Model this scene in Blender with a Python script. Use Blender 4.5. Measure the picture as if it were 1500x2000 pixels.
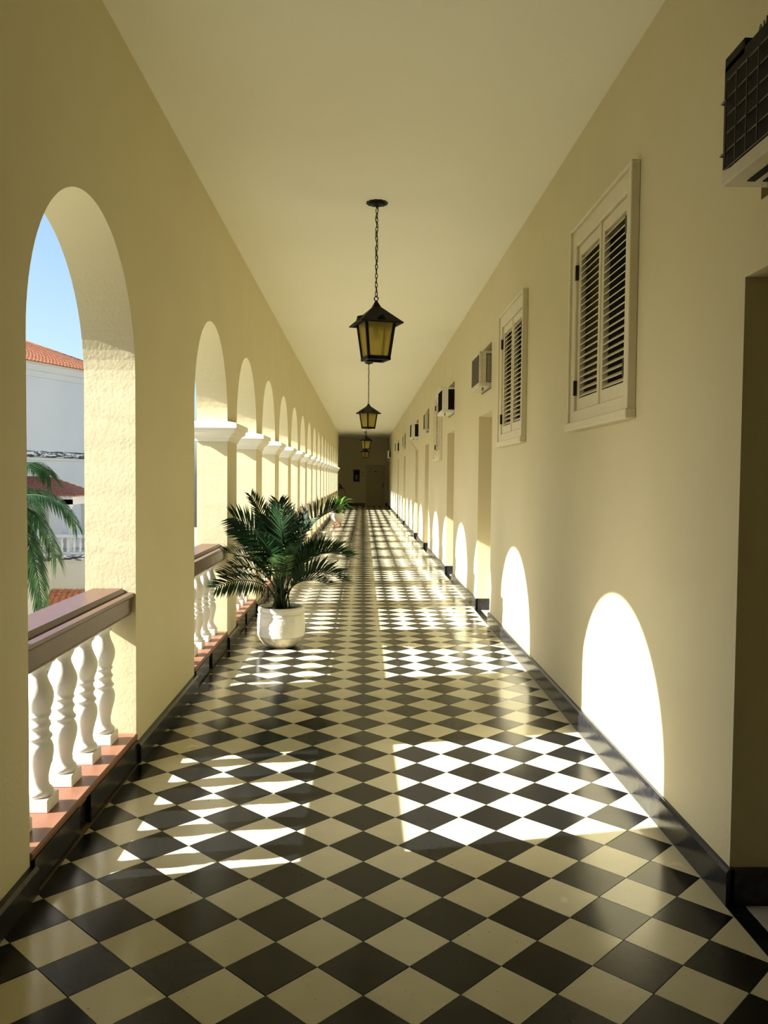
import bpy, bmesh, math, random
from mathutils import Vector, Matrix

# ------------------------------------------------------------------ clear
for o in list(bpy.data.objects):
    bpy.data.objects.remove(o)
SC = bpy.context.scene
COL = SC.collection
random.seed(7)

# ------------------------------------------------------------------ camera, sky, sun, exposure
CAM_H = 1.4975
cam_d = bpy.data.cameras.new('camera')
cam_d.sensor_fit = 'VERTICAL'
cam_d.sensor_height = 36.0
cam_d.lens = 36.0 * 1635.0 / 2000.0
cam_d.clip_start = 0.05
cam_d.clip_end = 500
cam = bpy.data.objects.new('camera', cam_d)
COL.objects.link(cam)
_r = Vector((0.99964116, -0.02506576, 0.00944794))
_u = Vector((-0.00842243, 0.04070762, 0.9991356))
_f = Vector((0.02542869, 0.99885665, -0.0404819))
cam.matrix_world = Matrix(((_r.x, _u.x, -_f.x, 0), (_r.y, _u.y, -_f.y, 0), (_r.z, _u.z, -_f.z, CAM_H), (0, 0, 0, 1)))
SC.camera = cam

SUN_DIR = Vector((1.0, 0.212, -0.650)).normalized()      # direction the light travels
wd = bpy.data.worlds.new('world')
SC.world = wd
wd.use_nodes = True
nt = wd.node_tree
nt.nodes.clear()
wo = nt.nodes.new('ShaderNodeOutputWorld')
bg = nt.nodes.new('ShaderNodeBackground')
sky = nt.nodes.new('ShaderNodeTexSky')
sky.sky_type = 'NISHITA'
sky.sun_disc = False
sky.sun_elevation = math.asin(-SUN_DIR.z)
sky.sun_rotation = math.atan2(-SUN_DIR.x, -SUN_DIR.y)
sky.air_density = 1.0
sky.dust_density = 2.2
sky.ozone_density = 3.0
bg.inputs['Strength'].default_value = 0.125
nt.links.new(sky.outputs[0], bg.inputs['Color'])
nt.links.new(bg.outputs[0], wo.inputs['Surface'])

sd = bpy.data.lights.new('sun', 'SUN')
sd.energy = 8.6
sd.angle = math.radians(0.53)
sd.color = (1.0, 0.975, 0.91)
sun = bpy.data.objects.new('sun', sd)
COL.objects.link(sun)
sun.rotation_euler = SUN_DIR.to_track_quat('-Z', 'Y').to_euler()
sun.location = (-20, -4, 14)

vs = SC.view_settings
vs.view_transform = 'Standard'
vs.look = 'None'
vs.exposure = 1.1
vs.gamma = 1.0
vs.use_curve_mapping = False
try:
    SC.cycles.max_bounces = 14
    SC.cycles.diffuse_bounces = 6
    SC.cycles.glossy_bounces = 5
    SC.cycles.transparent_max_bounces = 8
    SC.cycles.sample_clamp_indirect = 8.0
    SC.cycles.caustics_reflective = True
    SC.cycles.caustics_refractive = False
except Exception:
    pass

# ------------------------------------------------------------------ materials
def new_mat(name):
    m = bpy.data.materials.new(name)
    m.use_nodes = True
    n = m.node_tree.nodes
    return m, n, m.node_tree.links, n['Principled BSDF']

def mat(name, col, rough=0.6, metal=0.0, var=0.0, vscale=4.0, bump=0.0, bscale=40.0, bdist=0.004, spec=0.5, col2=None):
    m, n, l, b = new_mat(name)
    b.inputs['Base Color'].default_value = (*col, 1)
    b.inputs['Roughness'].default_value = rough
    b.inputs['Metallic'].default_value = metal
    b.inputs['Specular IOR Level'].default_value = spec
    tc = n.new('ShaderNodeTexCoord')
    geo = n.new('ShaderNodeNewGeometry')
    if var > 0 or col2:
        nz = n.new('ShaderNodeTexNoise')
        nz.inputs['Scale'].default_value = vscale
        nz.inputs['Detail'].default_value = 5
        l.new(geo.outputs['Position'], nz.inputs['Vector'])
        rp = n.new('ShaderNodeValToRGB')
        rp.color_ramp.elements[0].position = 0.3
        rp.color_ramp.elements[1].position = 0.7
        c2 = col2 or tuple(c * (1 - var) for c in col)
        rp.color_ramp.elements[0].color = (*c2, 1)
        rp.color_ramp.elements[1].color = (*col, 1)
        l.new(nz.outputs['Fac'], rp.inputs['Fac'])
        l.new(rp.outputs['Color'], b.inputs['Base Color'])
    if bump > 0:
        nb = n.new('ShaderNodeTexNoise')
        nb.inputs['Scale'].default_value = bscale
        nb.inputs['Detail'].default_value = 4
        l.new(geo.outputs['Position'], nb.inputs['Vector'])
        bp = n.new('ShaderNodeBump')
        bp.inputs['Strength'].default_value = bump
        bp.inputs['Distance'].default_value = bdist
        l.new(nb.outputs['Fac'], bp.inputs['Height'])
        l.new(bp.outputs['Normal'], b.inputs['Normal'])
    return m

def tile_mat(name, col, col2, rough_a, rough_b, spec=0.5):
    """cement tile: per-tile tone and gloss from the tile's cell, fine mottling and scuffs"""
    m, n, l, b = new_mat(name)
    geo = n.new('ShaderNodeNewGeometry')
    mp = n.new('ShaderNodeMapping')
    mp.vector_type = 'POINT'
    mp.inputs['Rotation'].default_value = (0, 0, math.radians(45))
    mp.inputs['Scale'].default_value = (5, 5, 5)
    l.new(geo.outputs['Position'], mp.inputs['Vector'])
    sn = n.new('ShaderNodeVectorMath'); sn.operation = 'FLOOR'
    ad = n.new('ShaderNodeVectorMath'); ad.operation = 'ADD'
    # shift so that cells fall on the tile grid
    c = math.sqrt(0.5)
    px, py = 0.0139, 2.36667
    ad.inputs[1].default_value = (-(px * c - py * c) * 5 , -(px * c + py * c) * 5 , 0.5)
    l.new(mp.outputs[0], ad.inputs[0])
    l.new(ad.outputs[0], sn.inputs[0])
    wn = n.new('ShaderNodeTexWhiteNoise'); wn.noise_dimensions = '3D'
    l.new(sn.outputs[0], wn.inputs['Vector'])
    nz = n.new('ShaderNodeTexNoise'); nz.inputs['Scale'].default_value = 9; nz.inputs['Detail'].default_value = 6
    l.new(geo.outputs['Position'], nz.inputs['Vector'])
    mx = n.new('ShaderNodeMath'); mx.operation = 'MULTIPLY_ADD'
    mx.inputs[1].default_value = 0.55
    l.new(nz.outputs['Fac'], mx.inputs[0])
    sc = n.new('ShaderNodeMath'); sc.operation = 'MULTIPLY'; sc.inputs[1].default_value = 0.5
    l.new(wn.outputs['Value'], sc.inputs[0])
    l.new(sc.outputs[0], mx.inputs[2])
    rp = n.new('ShaderNodeValToRGB')
    rp.color_ramp.elements[0].position = 0.2; rp.color_ramp.elements[1].position = 0.85
    rp.color_ramp.elements[0].color = (*col2, 1); rp.color_ramp.elements[1].color = (*col, 1)
    l.new(mx.outputs[0], rp.inputs['Fac'])
    # little pits and chips
    vz = n.new('ShaderNodeTexNoise'); vz.inputs['Scale'].default_value = 85; vz.inputs['Detail'].default_value = 2
    l.new(geo.outputs['Position'], vz.inputs['Vector'])
    pr = n.new('ShaderNodeValToRGB'); pr.color_ramp.elements[0].position = 0.255; pr.color_ramp.elements[1].position = 0.275
    l.new(vz.outputs['Fac'], pr.inputs['Fac'])
    mix = n.new('ShaderNodeMix'); mix.data_type = 'RGBA'
    mix.inputs[6].default_value = (0.05, 0.035, 0.02, 1)
    l.new(pr.outputs['Color'], mix.inputs[0])
    l.new(rp.outputs['Color'], mix.inputs[7])
    l.new(mix.outputs[2], b.inputs['Base Color'])
    rr = n.new('ShaderNodeMapRange')
    rr.inputs['To Min'].default_value = rough_a; rr.inputs['To Max'].default_value = rough_b
    l.new(wn.outputs['Value'], rr.inputs['Value'])
    ra = n.new('ShaderNodeMath'); ra.operation = 'MULTIPLY_ADD'; ra.inputs[1].default_value = 0.12
    l.new(nz.outputs['Fac'], ra.inputs[0]); l.new(rr.outputs[0], ra.inputs[2])
    l.new(ra.outputs[0], b.inputs['Roughness'])
    b.inputs['Specular IOR Level'].default_value = spec
    bp = n.new('ShaderNodeBump'); bp.inputs['Strength'].default_value = 0.05; bp.inputs['Distance'].default_value = 0.002
    n2 = n.new('ShaderNodeTexNoise'); n2.inputs['Scale'].default_value = 30; n2.inputs['Detail'].default_value = 3
    l.new(geo.outputs['Position'], n2.inputs['Vector'])
    l.new(n2.outputs['Fac'], bp.inputs['Height']); l.new(bp.outputs[0], b.inputs['Normal'])
    return m

def plaster_mat(name, col, col2):
    m, n, l, b = new_mat(name)
    b.inputs['Roughness'].default_value = 0.62
    b.inputs['Specular IOR Level'].default_value = 0.35
    geo = n.new('ShaderNodeNewGeometry')
    nz = n.new('ShaderNodeTexNoise'); nz.inputs['Scale'].default_value = 1.7; nz.inputs['Detail'].default_value = 6
    l.new(geo.outputs['Position'], nz.inputs['Vector'])
    rp = n.new('ShaderNodeValToRGB')
    rp.color_ramp.elements[0].position = 0.3; rp.color_ramp.elements[1].position = 0.7
    rp.color_ramp.elements[0].color = (*col2, 1); rp.color_ramp.elements[1].color = (*col, 1)
    l.new(nz.outputs['Fac'], rp.inputs['Fac']); l.new(rp.outputs['Color'], b.inputs['Base Color'])
    na = n.new('ShaderNodeTexNoise'); na.inputs['Scale'].default_value = 55; na.inputs['Detail'].default_value = 4
    nb = n.new('ShaderNodeTexNoise'); nb.inputs['Scale'].default_value = 14; nb.inputs['Detail'].default_value = 3
    l.new(geo.outputs['Position'], na.inputs['Vector']); l.new(geo.outputs['Position'], nb.inputs['Vector'])
    ma = n.new('ShaderNodeMath'); ma.operation = 'MULTIPLY_ADD'; ma.inputs[1].default_value = 0.8
    l.new(na.outputs['Fac'], ma.inputs[0]); l.new(nb.outputs['Fac'], ma.inputs[2])
    bp = n.new('ShaderNodeBump'); bp.inputs['Strength'].default_value = 0.35; bp.inputs['Distance'].default_value = 0.0042
    l.new(ma.outputs[0], bp.inputs['Height']); l.new(bp.outputs[0], b.inputs['Normal'])
    return m

def leaf_mat(name, col, col2, trans=0.35):
    m, n, l, b = new_mat(name)
    geo = n.new('ShaderNodeNewGeometry')
    nz = n.new('ShaderNodeTexNoise'); nz.inputs['Scale'].default_value = 6; nz.inputs['Detail'].default_value = 3
    l.new(geo.outputs['Position'], nz.inputs['Vector'])
    rp = n.new('ShaderNodeValToRGB')
    rp.color_ramp.elements[0].position = 0.35; rp.color_ramp.elements[1].position = 0.68
    rp.color_ramp.elements[0].color = (*col2, 1); rp.color_ramp.elements[1].color = (*col, 1)
    l.new(nz.outputs['Fac'], rp.inputs['Fac']); l.new(rp.outputs['Color'], b.inputs['Base Color'])
    b.inputs['Roughness'].default_value = 0.48
    b.inputs['Specular IOR Level'].default_value = 0.25
    tr = n.new('ShaderNodeBsdfTranslucent')
    l.new(rp.outputs['Color'], tr.inputs['Color'])
    ms = n.new('ShaderNodeMixShader'); ms.inputs[0].default_value = trans
    l.new(b.outputs[0], ms.inputs[1]); l.new(tr.outputs[0], ms.inputs[2])
    l.new(ms.outputs[0], n['Material Output'].inputs['Surface'])
    return m

def pane_mat():
    """pebbled amber glass: diffuse-translucent body with a glossy face and small diamond relief"""
    m, n, l, b = new_mat('amber_glass')
    b.inputs['Base Color'].default_value = (0.62, 0.54, 0.24, 1)
    b.inputs['Roughness'].default_value = 0.18
    tc = n.new('ShaderNodeTexCoord')
    vo = n.new('ShaderNodeTexVoronoi'); vo.inputs['Scale'].default_value = 130
    l.new(tc.outputs['Object'], vo.inputs['Vector'])
    bp = n.new('ShaderNodeBump'); bp.inputs['Strength'].default_value = 0.6; bp.inputs['Distance'].default_value = 0.003
    l.new(vo.outputs['Distance'], bp.inputs['Height'])
    l.new(bp.outputs[0], b.inputs['Normal'])
    tr = n.new('ShaderNodeBsdfTranslucent'); tr.inputs['Color'].default_value = (0.80, 0.70, 0.34, 1)
    l.new(bp.outputs[0], tr.inputs['Normal'])
    tp = n.new('ShaderNodeBsdfTransparent'); tp.inputs['Color'].default_value = (0.88, 0.85, 0.62, 1)
    m1 = n.new('ShaderNodeMixShader'); m1.inputs[0].default_value = 0.68
    l.new(tr.outputs[0], m1.inputs[1]); l.new(tp.outputs[0], m1.inputs[2])
    m2 = n.new('ShaderNodeMixShader'); m2.inputs[0].default_value = 0.88
    l.new(b.outputs[0], m2.inputs[1]); l.new(m1.outputs[0], m2.inputs[2])
    l.new(m2.outputs[0], n['Material Output'].inputs['Surface'])
    return m

def ledge_mat():
    """white render with black mould patches"""
    m, n, l, b = new_mat('mouldy_white')
    geo = n.new('ShaderNodeNewGeometry')
    mp = n.new('ShaderNodeMapping'); mp.inputs['Scale'].default_value = (1.2, 1.2, 7)
    l.new(geo.outputs['Position'], mp.inputs['Vector'])
    nz = n.new('ShaderNodeTexNoise'); nz.inputs['Scale'].default_value = 1.6; nz.inputs['Detail'].default_value = 8
    nz.inputs['Roughness'].default_value = 0.7
    l.new(mp.outputs[0], nz.inputs['Vector'])
    rp = n.new('ShaderNodeValToRGB')
    rp.color_ramp.elements[0].position = 0.50; rp.color_ramp.elements[1].position = 0.56
    rp.color_ramp.elements[0].color = (0.035, 0.035, 0.04, 1); rp.color_ramp.elements[1].color = (0.80, 0.80, 0.78, 1)
    l.new(nz.outputs['Fac'], rp.inputs['Fac']); l.new(rp.outputs['Color'], b.inputs['Base Color'])
    b.inputs['Roughness'].default_value = 0.8
    return m

M = {}
M['plaster'] = plaster_mat('yellow_plaster', (0.69, 0.627, 0.405), (0.66, 0.597, 0.372))
M['ceiling'] = plaster_mat('cream_ceiling', (0.90, 0.885, 0.75), (0.89, 0.875, 0.73))
M['tile_light'] = tile_mat('cream_cement_tile', (0.71, 0.665, 0.46), (0.57, 0.525, 0.34), 0.08, 0.20, 0.4)
M['tile_dark'] = tile_mat('black_cement_tile', (0.011, 0.011, 0.011), (0.005, 0.005, 0.006), 0.08, 0.22, 0.20)
M['hall'] = mat('added_hall_dark', (0.045, 0.028, 0.016), 0.6, var=0.2)  # dark colour for the added enclosure, so little light bounces back
M['grout'] = mat('grout', (0.20, 0.15, 0.08), 0.8)
M['black_base'] = mat('black_stone', (0.010, 0.010, 0.012), 0.22, var=0.4, vscale=25, bump=0.15, bscale=60, col2=(0.028, 0.028, 0.032), spec=0.4)
M['white'] = mat('white_masonry_paint', (0.84, 0.82, 0.74), 0.55, var=0.06, vscale=12, bump=0.25, bscale=50)
M['impost'] = mat('white_impost_paint', (0.86, 0.83, 0.72), 0.6, bump=0.15, bscale=50)
M['rail'] = mat('brown_rail_paint', (0.125, 0.062, 0.042), 0.34, var=0.15, vscale=10, bump=0.15, bscale=60)
M['curb'] = mat('red_oxide_curb', (0.26, 0.115, 0.065), 0.4, var=0.2, vscale=8, bump=0.1)
M['iron'] = mat('black_iron', (0.006, 0.005, 0.005), 0.55, metal=0.0, bump=0.1, bscale=90, spec=0.18)
M['glass'] = pane_mat()
M['bulb'] = mat('frosted_bulb', (0.8, 0.8, 0.76), 0.3)
M['shutter'] = mat('cream_shutter_paint', (0.74, 0.68, 0.48), 0.45, var=0.06, vscale=8)
M['void'] = mat('painted_dark', (0.012, 0.010, 0.008), 0.9)
M['hinge'] = mat('dark_hinge', (0.03, 0.02, 0.015), 0.4, metal=0.6)
M['ac'] = mat('beige_enamel', (0.66, 0.61, 0.46), 0.45, var=0.12, vscale=14)
M['ac_white'] = mat('white_enamel', (0.78, 0.76, 0.68), 0.4, var=0.08, vscale=14)
M['coil'] = mat('dark_coil', (0.012, 0.008, 0.007), 0.6, spec=0.15)
M['coil_grey'] = mat('grey_coil', (0.22, 0.20, 0.14), 0.55)
M['wire'] = mat('dull_wire', (0.14, 0.12, 0.10), 0.45, metal=0.5)
M['hose'] = mat('pale_hose', (0.62, 0.58, 0.42), 0.5)
M['door'] = mat('cream_door_paint', (0.50, 0.44, 0.28), 0.5, var=0.06)
M['metal'] = mat('dark_lock', (0.05, 0.045, 0.04), 0.35, metal=0.8)
M['red_box'] = mat('dark_red_box', (0.10, 0.03, 0.025), 0.4)
M['paper'] = mat('pale_print', (0.6, 0.58, 0.5), 0.7)
M['stone'] = mat('pale_threshold', (0.55, 0.52, 0.45), 0.25, var=0.1, vscale=20)
M['pot'] = mat('white_glazed_pot', (0.80, 0.78, 0.68), 0.28, var=0.10, vscale=9, bump=0.5, bscale=26, bdist=0.01)
M['pot_worn'] = mat('worn_pot_glaze', (0.62, 0.56, 0.44), 0.5, var=0.45, vscale=22, bump=0.4, bscale=40)
M['pot_pale'] = mat('pale_glazed_pot', (0.88, 0.86, 0.78), 0.25)
M['soil'] = mat('dark_soil', (0.035, 0.022, 0.014), 0.95, bump=0.6, bscale=70)
M['stool'] = mat('terracotta_stand', (0.50, 0.20, 0.10), 0.55)
M['palm'] = leaf_mat('palm_leaf', (0.020, 0.055, 0.017), (0.006, 0.018, 0.007), 0.18)
M['palm_sunlit'] = leaf_mat('palm_leaf_sunlit', (0.16, 0.27, 0.08), (0.08, 0.16, 0.05), 0.35)  # lighter copy of the leaf green, sunlight put into the colour
M['stem'] = mat('palm_stem', (0.045, 0.065, 0.022), 0.5)
M['strap'] = leaf_mat('strap_leaf', (0.20, 0.46, 0.06), (0.08, 0.24, 0.04), 0.4)
M['coco'] = leaf_mat('coconut_leaf', (0.045, 0.11, 0.035), (0.012, 0.035, 0.014), 0.25)
M['bark'] = mat('palm_bark', (0.22, 0.17, 0.12), 0.9, var=0.4, vscale=6, bump=0.5, bscale=14)
M['wall_white'] = mat('white_render', (0.62, 0.62, 0.61), 0.8, var=0.05, vscale=0.6)
M['wall_cream'] = mat('cream_render', (0.60, 0.58, 0.49), 0.8, var=0.06, vscale=0.8)
M['ledge'] = ledge_mat()
M['roof'] = mat('clay_tile', (0.60, 0.235, 0.11), 0.75, var=0.35, vscale=5)
M['roof_dark'] = mat('shaded_clay_tile', (0.34, 0.13, 0.075), 0.8, var=0.3, vscale=5)  # darker clay copy, with the pavilion roof's shade put into its colour
M['ground'] = mat('courtyard_paving', (0.30, 0.29, 0.22), 0.85, var=0.15, vscale=0.7)  # drab paving colour over the whole courtyard
M['brown_mark'] = mat('brown_paint_mark', (0.10, 0.045, 0.02), 0.6)

# ------------------------------------------------------------------ mesh helpers
class MB:
    def __init__(s):
        s.v, s.f, s.sm = [], [], []
    def face(s, pts, smooth=False):
        i = len(s.v)
        s.v += [tuple(p) for p in pts]
        s.f.append(tuple(range(i, i + len(pts)))); s.sm.append(smooth)
        return s
    def box(s, x0, x1, y0, y1, z0, z1):
        i = len(s.v)
        s.v += [(x0, y0, z0), (x1, y0, z0), (x1, y1, z0), (x0, y1, z0), (x0, y0, z1), (x1, y0, z1), (x1, y1, z1), (x0, y1, z1)]
        for q in ((0, 3, 2, 1), (4, 5, 6, 7), (0, 1, 5, 4), (1, 2, 6, 5), (2, 3, 7, 6), (3, 0, 4, 7)):
            s.f.append(tuple(i + k for k in q)); s.sm.append(False)
        return s
    def bbox(s, x0, x1, y0, y1, z0, z1, b):
        """box with chamfered edges"""
        bm = bmesh.new()
        bmesh.ops.create_cube(bm, size=1)
        for v in bm.verts:
            v.co = Vector(((x0 + x1) / 2 + v.co.x * (x1 - x0), (y0 + y1) / 2 + v.co.y * (y1 - y0), (z0 + z1) / 2 + v.co.z * (z1 - z0)))
        bmesh.ops.bevel(bm, geom=bm.edges[:], offset=b, segments=1, affect='EDGES')
        s.add_bm(bm); bm.free()
        return s
    def add_bm(s, bm, smooth=False):
        i = len(s.v)
        bm.verts.index_update()
        s.v += [tuple(v.co) for v in bm.verts]
        for f in bm.faces:
            s.f.append(tuple(i + v.index for v in f.verts)); s.sm.append(smooth)
    def prism(s, prof, axis, a, b, smooth=False):
        """closed 2-D profile extruded along axis 'x','y','z' from a to b"""
        def P(p, t):
            return {'x': (t, p[0], p[1]), 'y': (p[0], t, p[1]), 'z': (p[0], p[1], t)}[axis]
        i = len(s.v); n = len(prof)
        s.v += [P(p, a) for p in prof] + [P(p, b) for p in prof]
        for k in range(n):
            s.f.append((i + k, i + (k + 1) % n, i + n + (k + 1) % n, i + n + k)); s.sm.append(smooth)
        s.f.append(tuple(i + k for k in reversed(range(n)))); s.sm.append(False)
        s.f.append(tuple(i + n + k for k in range(n))); s.sm.append(False)
        return s
    def lathe(s, prof, seg=24, c=(0, 0, 0), smooth=True, caps=True):
        i = len(s.v); n = len(prof)
        for r, z in prof:
            for k in range(seg):
                a = 2 * math.pi * k / seg
                s.v.append((c[0] + r * math.cos(a), c[1] + r * math.sin(a), c[2] + z))
        for j in range(n - 1):
            for k in range(seg):
                s.f.append((i + j * seg + k, i + j * seg + (k + 1) % seg, i + (j + 1) * seg + (k + 1) % seg, i + (j + 1) * seg + k)); s.sm.append(smooth)
        if caps:
            s.f.append(tuple(i + k for k in reversed(range(seg)))); s.sm.append(False)
            s.f.append(tuple(i + (n - 1) * seg + k for k in range(seg))); s.sm.append(False)
        return s
    def tube(s, pts, r, seg=6, smooth=True, closed=False):
        pts = [Vector(p) for p in pts]
        n = len(pts); i = len(s.v)
        for j, p in enumerate(pts):
            if closed:
                t = pts[(j + 1) % n] - pts[j - 1]
            else:
                t = pts[min(j + 1, n - 1)] - pts[max(j - 1, 0)]
            t.normalize()
            ref = Vector((0, 0, 1)) if abs(t.z) < 0.9 else Vector((1, 0, 0))
            a = t.cross(ref).normalized(); b = t.cross(a)
            rr = r[j] if isinstance(r, (list, tuple)) else r
            for k in range(seg):
                q = 2 * math.pi * k / seg
                s.v.append(tuple(p + a * rr * math.cos(q) + b * rr * math.sin(q)))
        m = n if closed else n - 1
        for j in range(m):
            j2 = (j + 1) % n
            for k in range(seg):
                s.f.append((i + j * seg + k, i + j * seg + (k + 1) % seg, i + j2 * seg + (k + 1) % seg, i + j2 * seg + k)); s.sm.append(smooth)
        if not closed:
            s.f.append(tuple(i + k for k in reversed(range(seg)))); s.sm.append(False)
            s.f.append(tuple(i + (n - 1) * seg + k for k in range(seg))); s.sm.append(False)
        return s
    def mesh(s, name, m, mats=None):
        me = bpy.data.meshes.new(name)
        me.from_pydata(s.v, [], s.f)
        me.polygons.foreach_set('use_smooth', s.sm)
        me.materials.append(M[m] if isinstance(m, str) else m)
        me.validate()
        bm = bmesh.new(); bm.from_mesh(me)
        bmesh.ops.recalc_face_normals(bm, faces=bm.faces)
        bm.to_mesh(me); bm.free()
        return me
    def build(s, name, m, parent=None, loc=None, rotz=None):
        return obj(name, s.mesh(name, m), parent, loc, rotz)

def obj(name, me, parent=None, loc=None, rotz=None):
    o = bpy.data.objects.new(name, me)
    COL.objects.link(o)
    if parent: o.parent = parent
    if loc: o.location = loc
    if rotz is not None: o.rotation_euler = (0, 0, rotz)
    return o
def tag(o, label=None, cat=None, group=None, kind=None):
    if label: o['label'] = label
    if cat: o['category'] = cat
    if group: o['group'] = group
    if kind: o['kind'] = kind
    return o
def thing(name, label, cat, loc=(0, 0, 0), rotz=0, group=None):
    o = bpy.data.objects.new(name, None)
    o.empty_display_size = 0.1
    COL.objects.link(o)
    o.location = loc; o.rotation_euler = (0, 0, rotz)
    return tag(o, label, cat, group)
def copy_tree(o, parent=None):
    c = o.copy(); COL.objects.link(c); c.parent = parent
    for ch in list(o.children): copy_tree(ch, c)
    return c
def struct(o, label=None): return tag(o, label=label, kind='structure')
ORD = ['first', 'second', 'third', 'fourth', 'fifth', 'sixth', 'seventh', 'eighth', 'ninth', 'tenth', 'eleventh', 'twelfth', 'thirteenth', 'fourteenth', 'fifteenth', 'sixteenth', 'seventeenth', 'eighteenth']

# ------------------------------------------------------------------ dimensions of the gallery (metres)
XL, XLO, XR, XRB = -1.175, -1.437, 1.31, 1.74
CEIL = 3.605
Y0, Y1, YL = 1.0, 45.0, 40.0
SPR, APEX = 1.99, 2.69
ARCH = [(2.96, 4.36)] + [(5.87 + 1.955 * k, 7.29 + 1.955 * k) for k in range(17)]
DOORS = [(1.87, 2.88), (8.52, 9.5), (12.05, 13.05), (16.7, 17.7), (19.95, 20.95), (25.95, 26.95), (30.7, 31.7), (39.9, 40.9)]
DOOR_H = 2.2
ACH = [(2.06, 2.78), (8.62, 9.36), (12.1, 12.92), (16.72, 17.35), (19.97, 20.7), (25.95, 26.6), (30.7, 31.5), (39.95, 40.7)]
ACZ = (2.43, 2.91)
WINS = [(4.03, 5.20), (6.74, 7.93), (13.92, 15.12)]
WZ = (1.815, 3.01)

# ------------------------------------------------------------------ left arcade wall
def arcade():
    rnd = random.Random(3)
    mb = MB()
    def jit(n): return [0] + [rnd.uniform(-0.0012, 0.0012) for _ in range(n - 2)] + [0]
    NZ = 34
    piers = []
    ys = [Y0] + [q for a in ARCH for q in a] + [YL]
    for k in range(0, len(ys), 2): piers.append((ys[k], ys[k + 1]))
    zs = [SPR * i / (NZ - 1) for i in range(NZ)]
    for a, b in piers:
        ja, jb = jit(NZ), jit(NZ)
        ja2, jb2 = jit(NZ), jit(NZ)
        for i in range(NZ - 1):
            z, z2 = zs[i], zs[i + 1]
            mb.face([(XL, a + ja[i], z), (XL, b + jb[i], z), (XL, b + jb[i + 1], z2), (XL, a + ja[i + 1], z2)])
            mb.face([(XLO, a + ja2[i], z), (XLO, b + jb2[i], z), (XLO, b + jb2[i + 1], z2), (XLO, a + ja2[i + 1], z2)])
            mb.face([(XL, a + ja[i], z), (XLO, a + ja2[i], z), (XLO, a + ja2[i + 1], z2), (XL, a + ja[i + 1], z2)])
            mb.face([(XL, b + jb[i], z), (XLO, b + jb2[i], z), (XLO, b + jb2[i + 1], z2), (XL, b + jb[i + 1], z2)])
        for X in (XL, XLO):
            mb.face([(X, a, SPR), (X, b, SPR), (X, b, CEIL), (X, a, CEIL)])
        mb.face([(XL, b, SPR), (XLO, b, SPR), (XLO, b, CEIL), (XL, b, CEIL)]) if b == YL else None
    N = 44
    for a, b in ARCH:
        c, r = (a + b) / 2, (b - a) / 2
        pts = [(c - r * math.cos(math.pi * i / N), SPR + 0.70 * math.sin(math.pi * i / N)) for i in range(N + 1)]
        for (ya, za), (yb, zb) in zip(pts, pts[1:]):
            for X in (XL, XLO):
                mb.face([(X, ya, za), (X, yb, zb), (X, yb, CEIL), (X, ya, CEIL)])
            mb.face([(XL, ya, za), (XL, yb, zb), (XLO, yb, zb), (XLO, ya, za)])
    return mb.build('wall_left', 'plaster')
wall_left = struct(arcade(), 'yellow plastered arcade wall with round arches')

# moulded imposts around the piers between the small arches
def impost_mesh(y0, y1):
    prof = [(0.0, 1.800), (0.014, 1.806), (0.014, 1.828), (0.024, 1.832), (0.030, 1.848), (0.048, 1.866), (0.066, 1.876), (0.072, 1.892), (0.074, 1.910), (0.092, 1.914), (0.092, 1.952), (0.084, 1.958), (0.0, 1.975)]
    mb = MB(); n = len(prof)
    rings = []
    for o, z in prof:
        o -= 0.002 if o == 0 else 0
        rings.append([(XLO - o, y0 - o, z), (XL + o, y0 - o, z), (XL + o, y1 + o, z), (XLO - o, y1 + o, z)])
    for a, b in zip(rings, rings[1:]):
        for k in range(4):
            mb.face([a[k], a[(k + 1) % 4], b[(k + 1) % 4], b[k]])
    return mb.mesh('impost', 'impost')
_im = impost_mesh(0, ARCH[2][0] - ARCH[1][1])
for k in range(1, len(ARCH) - 1):
    obj('impost', _im, wall_left, (0, ARCH[k][1], 0))
obj('impost', impost_mesh(0, YL - ARCH[-1][1]), wall_left, (0, ARCH[-1][1], 0))

# ------------------------------------------------------------------ right wall with door recesses and air-conditioner holes
def pierced(name, X0, X1, ya, yb, za, zb, holes, m, parent=None):
    """wall between planes X0 (room side) and X1 with rectangular holes (y0,y1,z0,z1)"""
    ys = sorted({ya, yb, *[h[0] for h in holes], *[h[1] for h in holes]})
    zs = sorted({za, zb, *[h[2] for h in holes], *[h[3] for h in holes]})
    def solid(i, j):
        if i < 0 or j < 0 or i >= len(ys) - 1 or j >= len(zs) - 1: return None
        y, z = (ys[i] + ys[i + 1]) / 2, (zs[j] + zs[j + 1]) / 2
        return not any(h[0] < y < h[1] and h[2] < z < h[3] for h in holes)
    mb = MB()
    for i in range(len(ys) - 1):
        for j in range(len(zs) - 1):
            if not solid(i, j): continue
            a, b, c, d = ys[i], ys[i + 1], zs[j], zs[j + 1]
            for X in (X0, X1): mb.face([(X, a, c), (X, b, c), (X, b, d), (X, a, d)])
            if solid(i - 1, j) is not True: mb.face([(X0, a, c), (X1, a, c), (X1, a, d), (X0, a, d)])
            if solid(i + 1, j) is not True: mb.face([(X0, b, c), (X1, b, c), (X1, b, d), (X0, b, d)])
            if solid(i, j - 1) is not True: mb.face([(X0, a, c), (X1, a, c), (X1, b, c), (X0, b, c)])
            if solid(i, j + 1) is not True: mb.face([(X0, a, d), (X1, a, d), (X1, b, d), (X0, b, d)])
    return mb.build(name, m, parent)
holes = [(a, b, 0.0, DOOR_H) for a, b in DOORS] + [(a, b, *ACZ) for a, b in ACH]
holes += [(a + 0.10, b - 0.10, WZ[0] + 0.10, WZ[1] - 0.10) for a, b in WINS]
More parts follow.
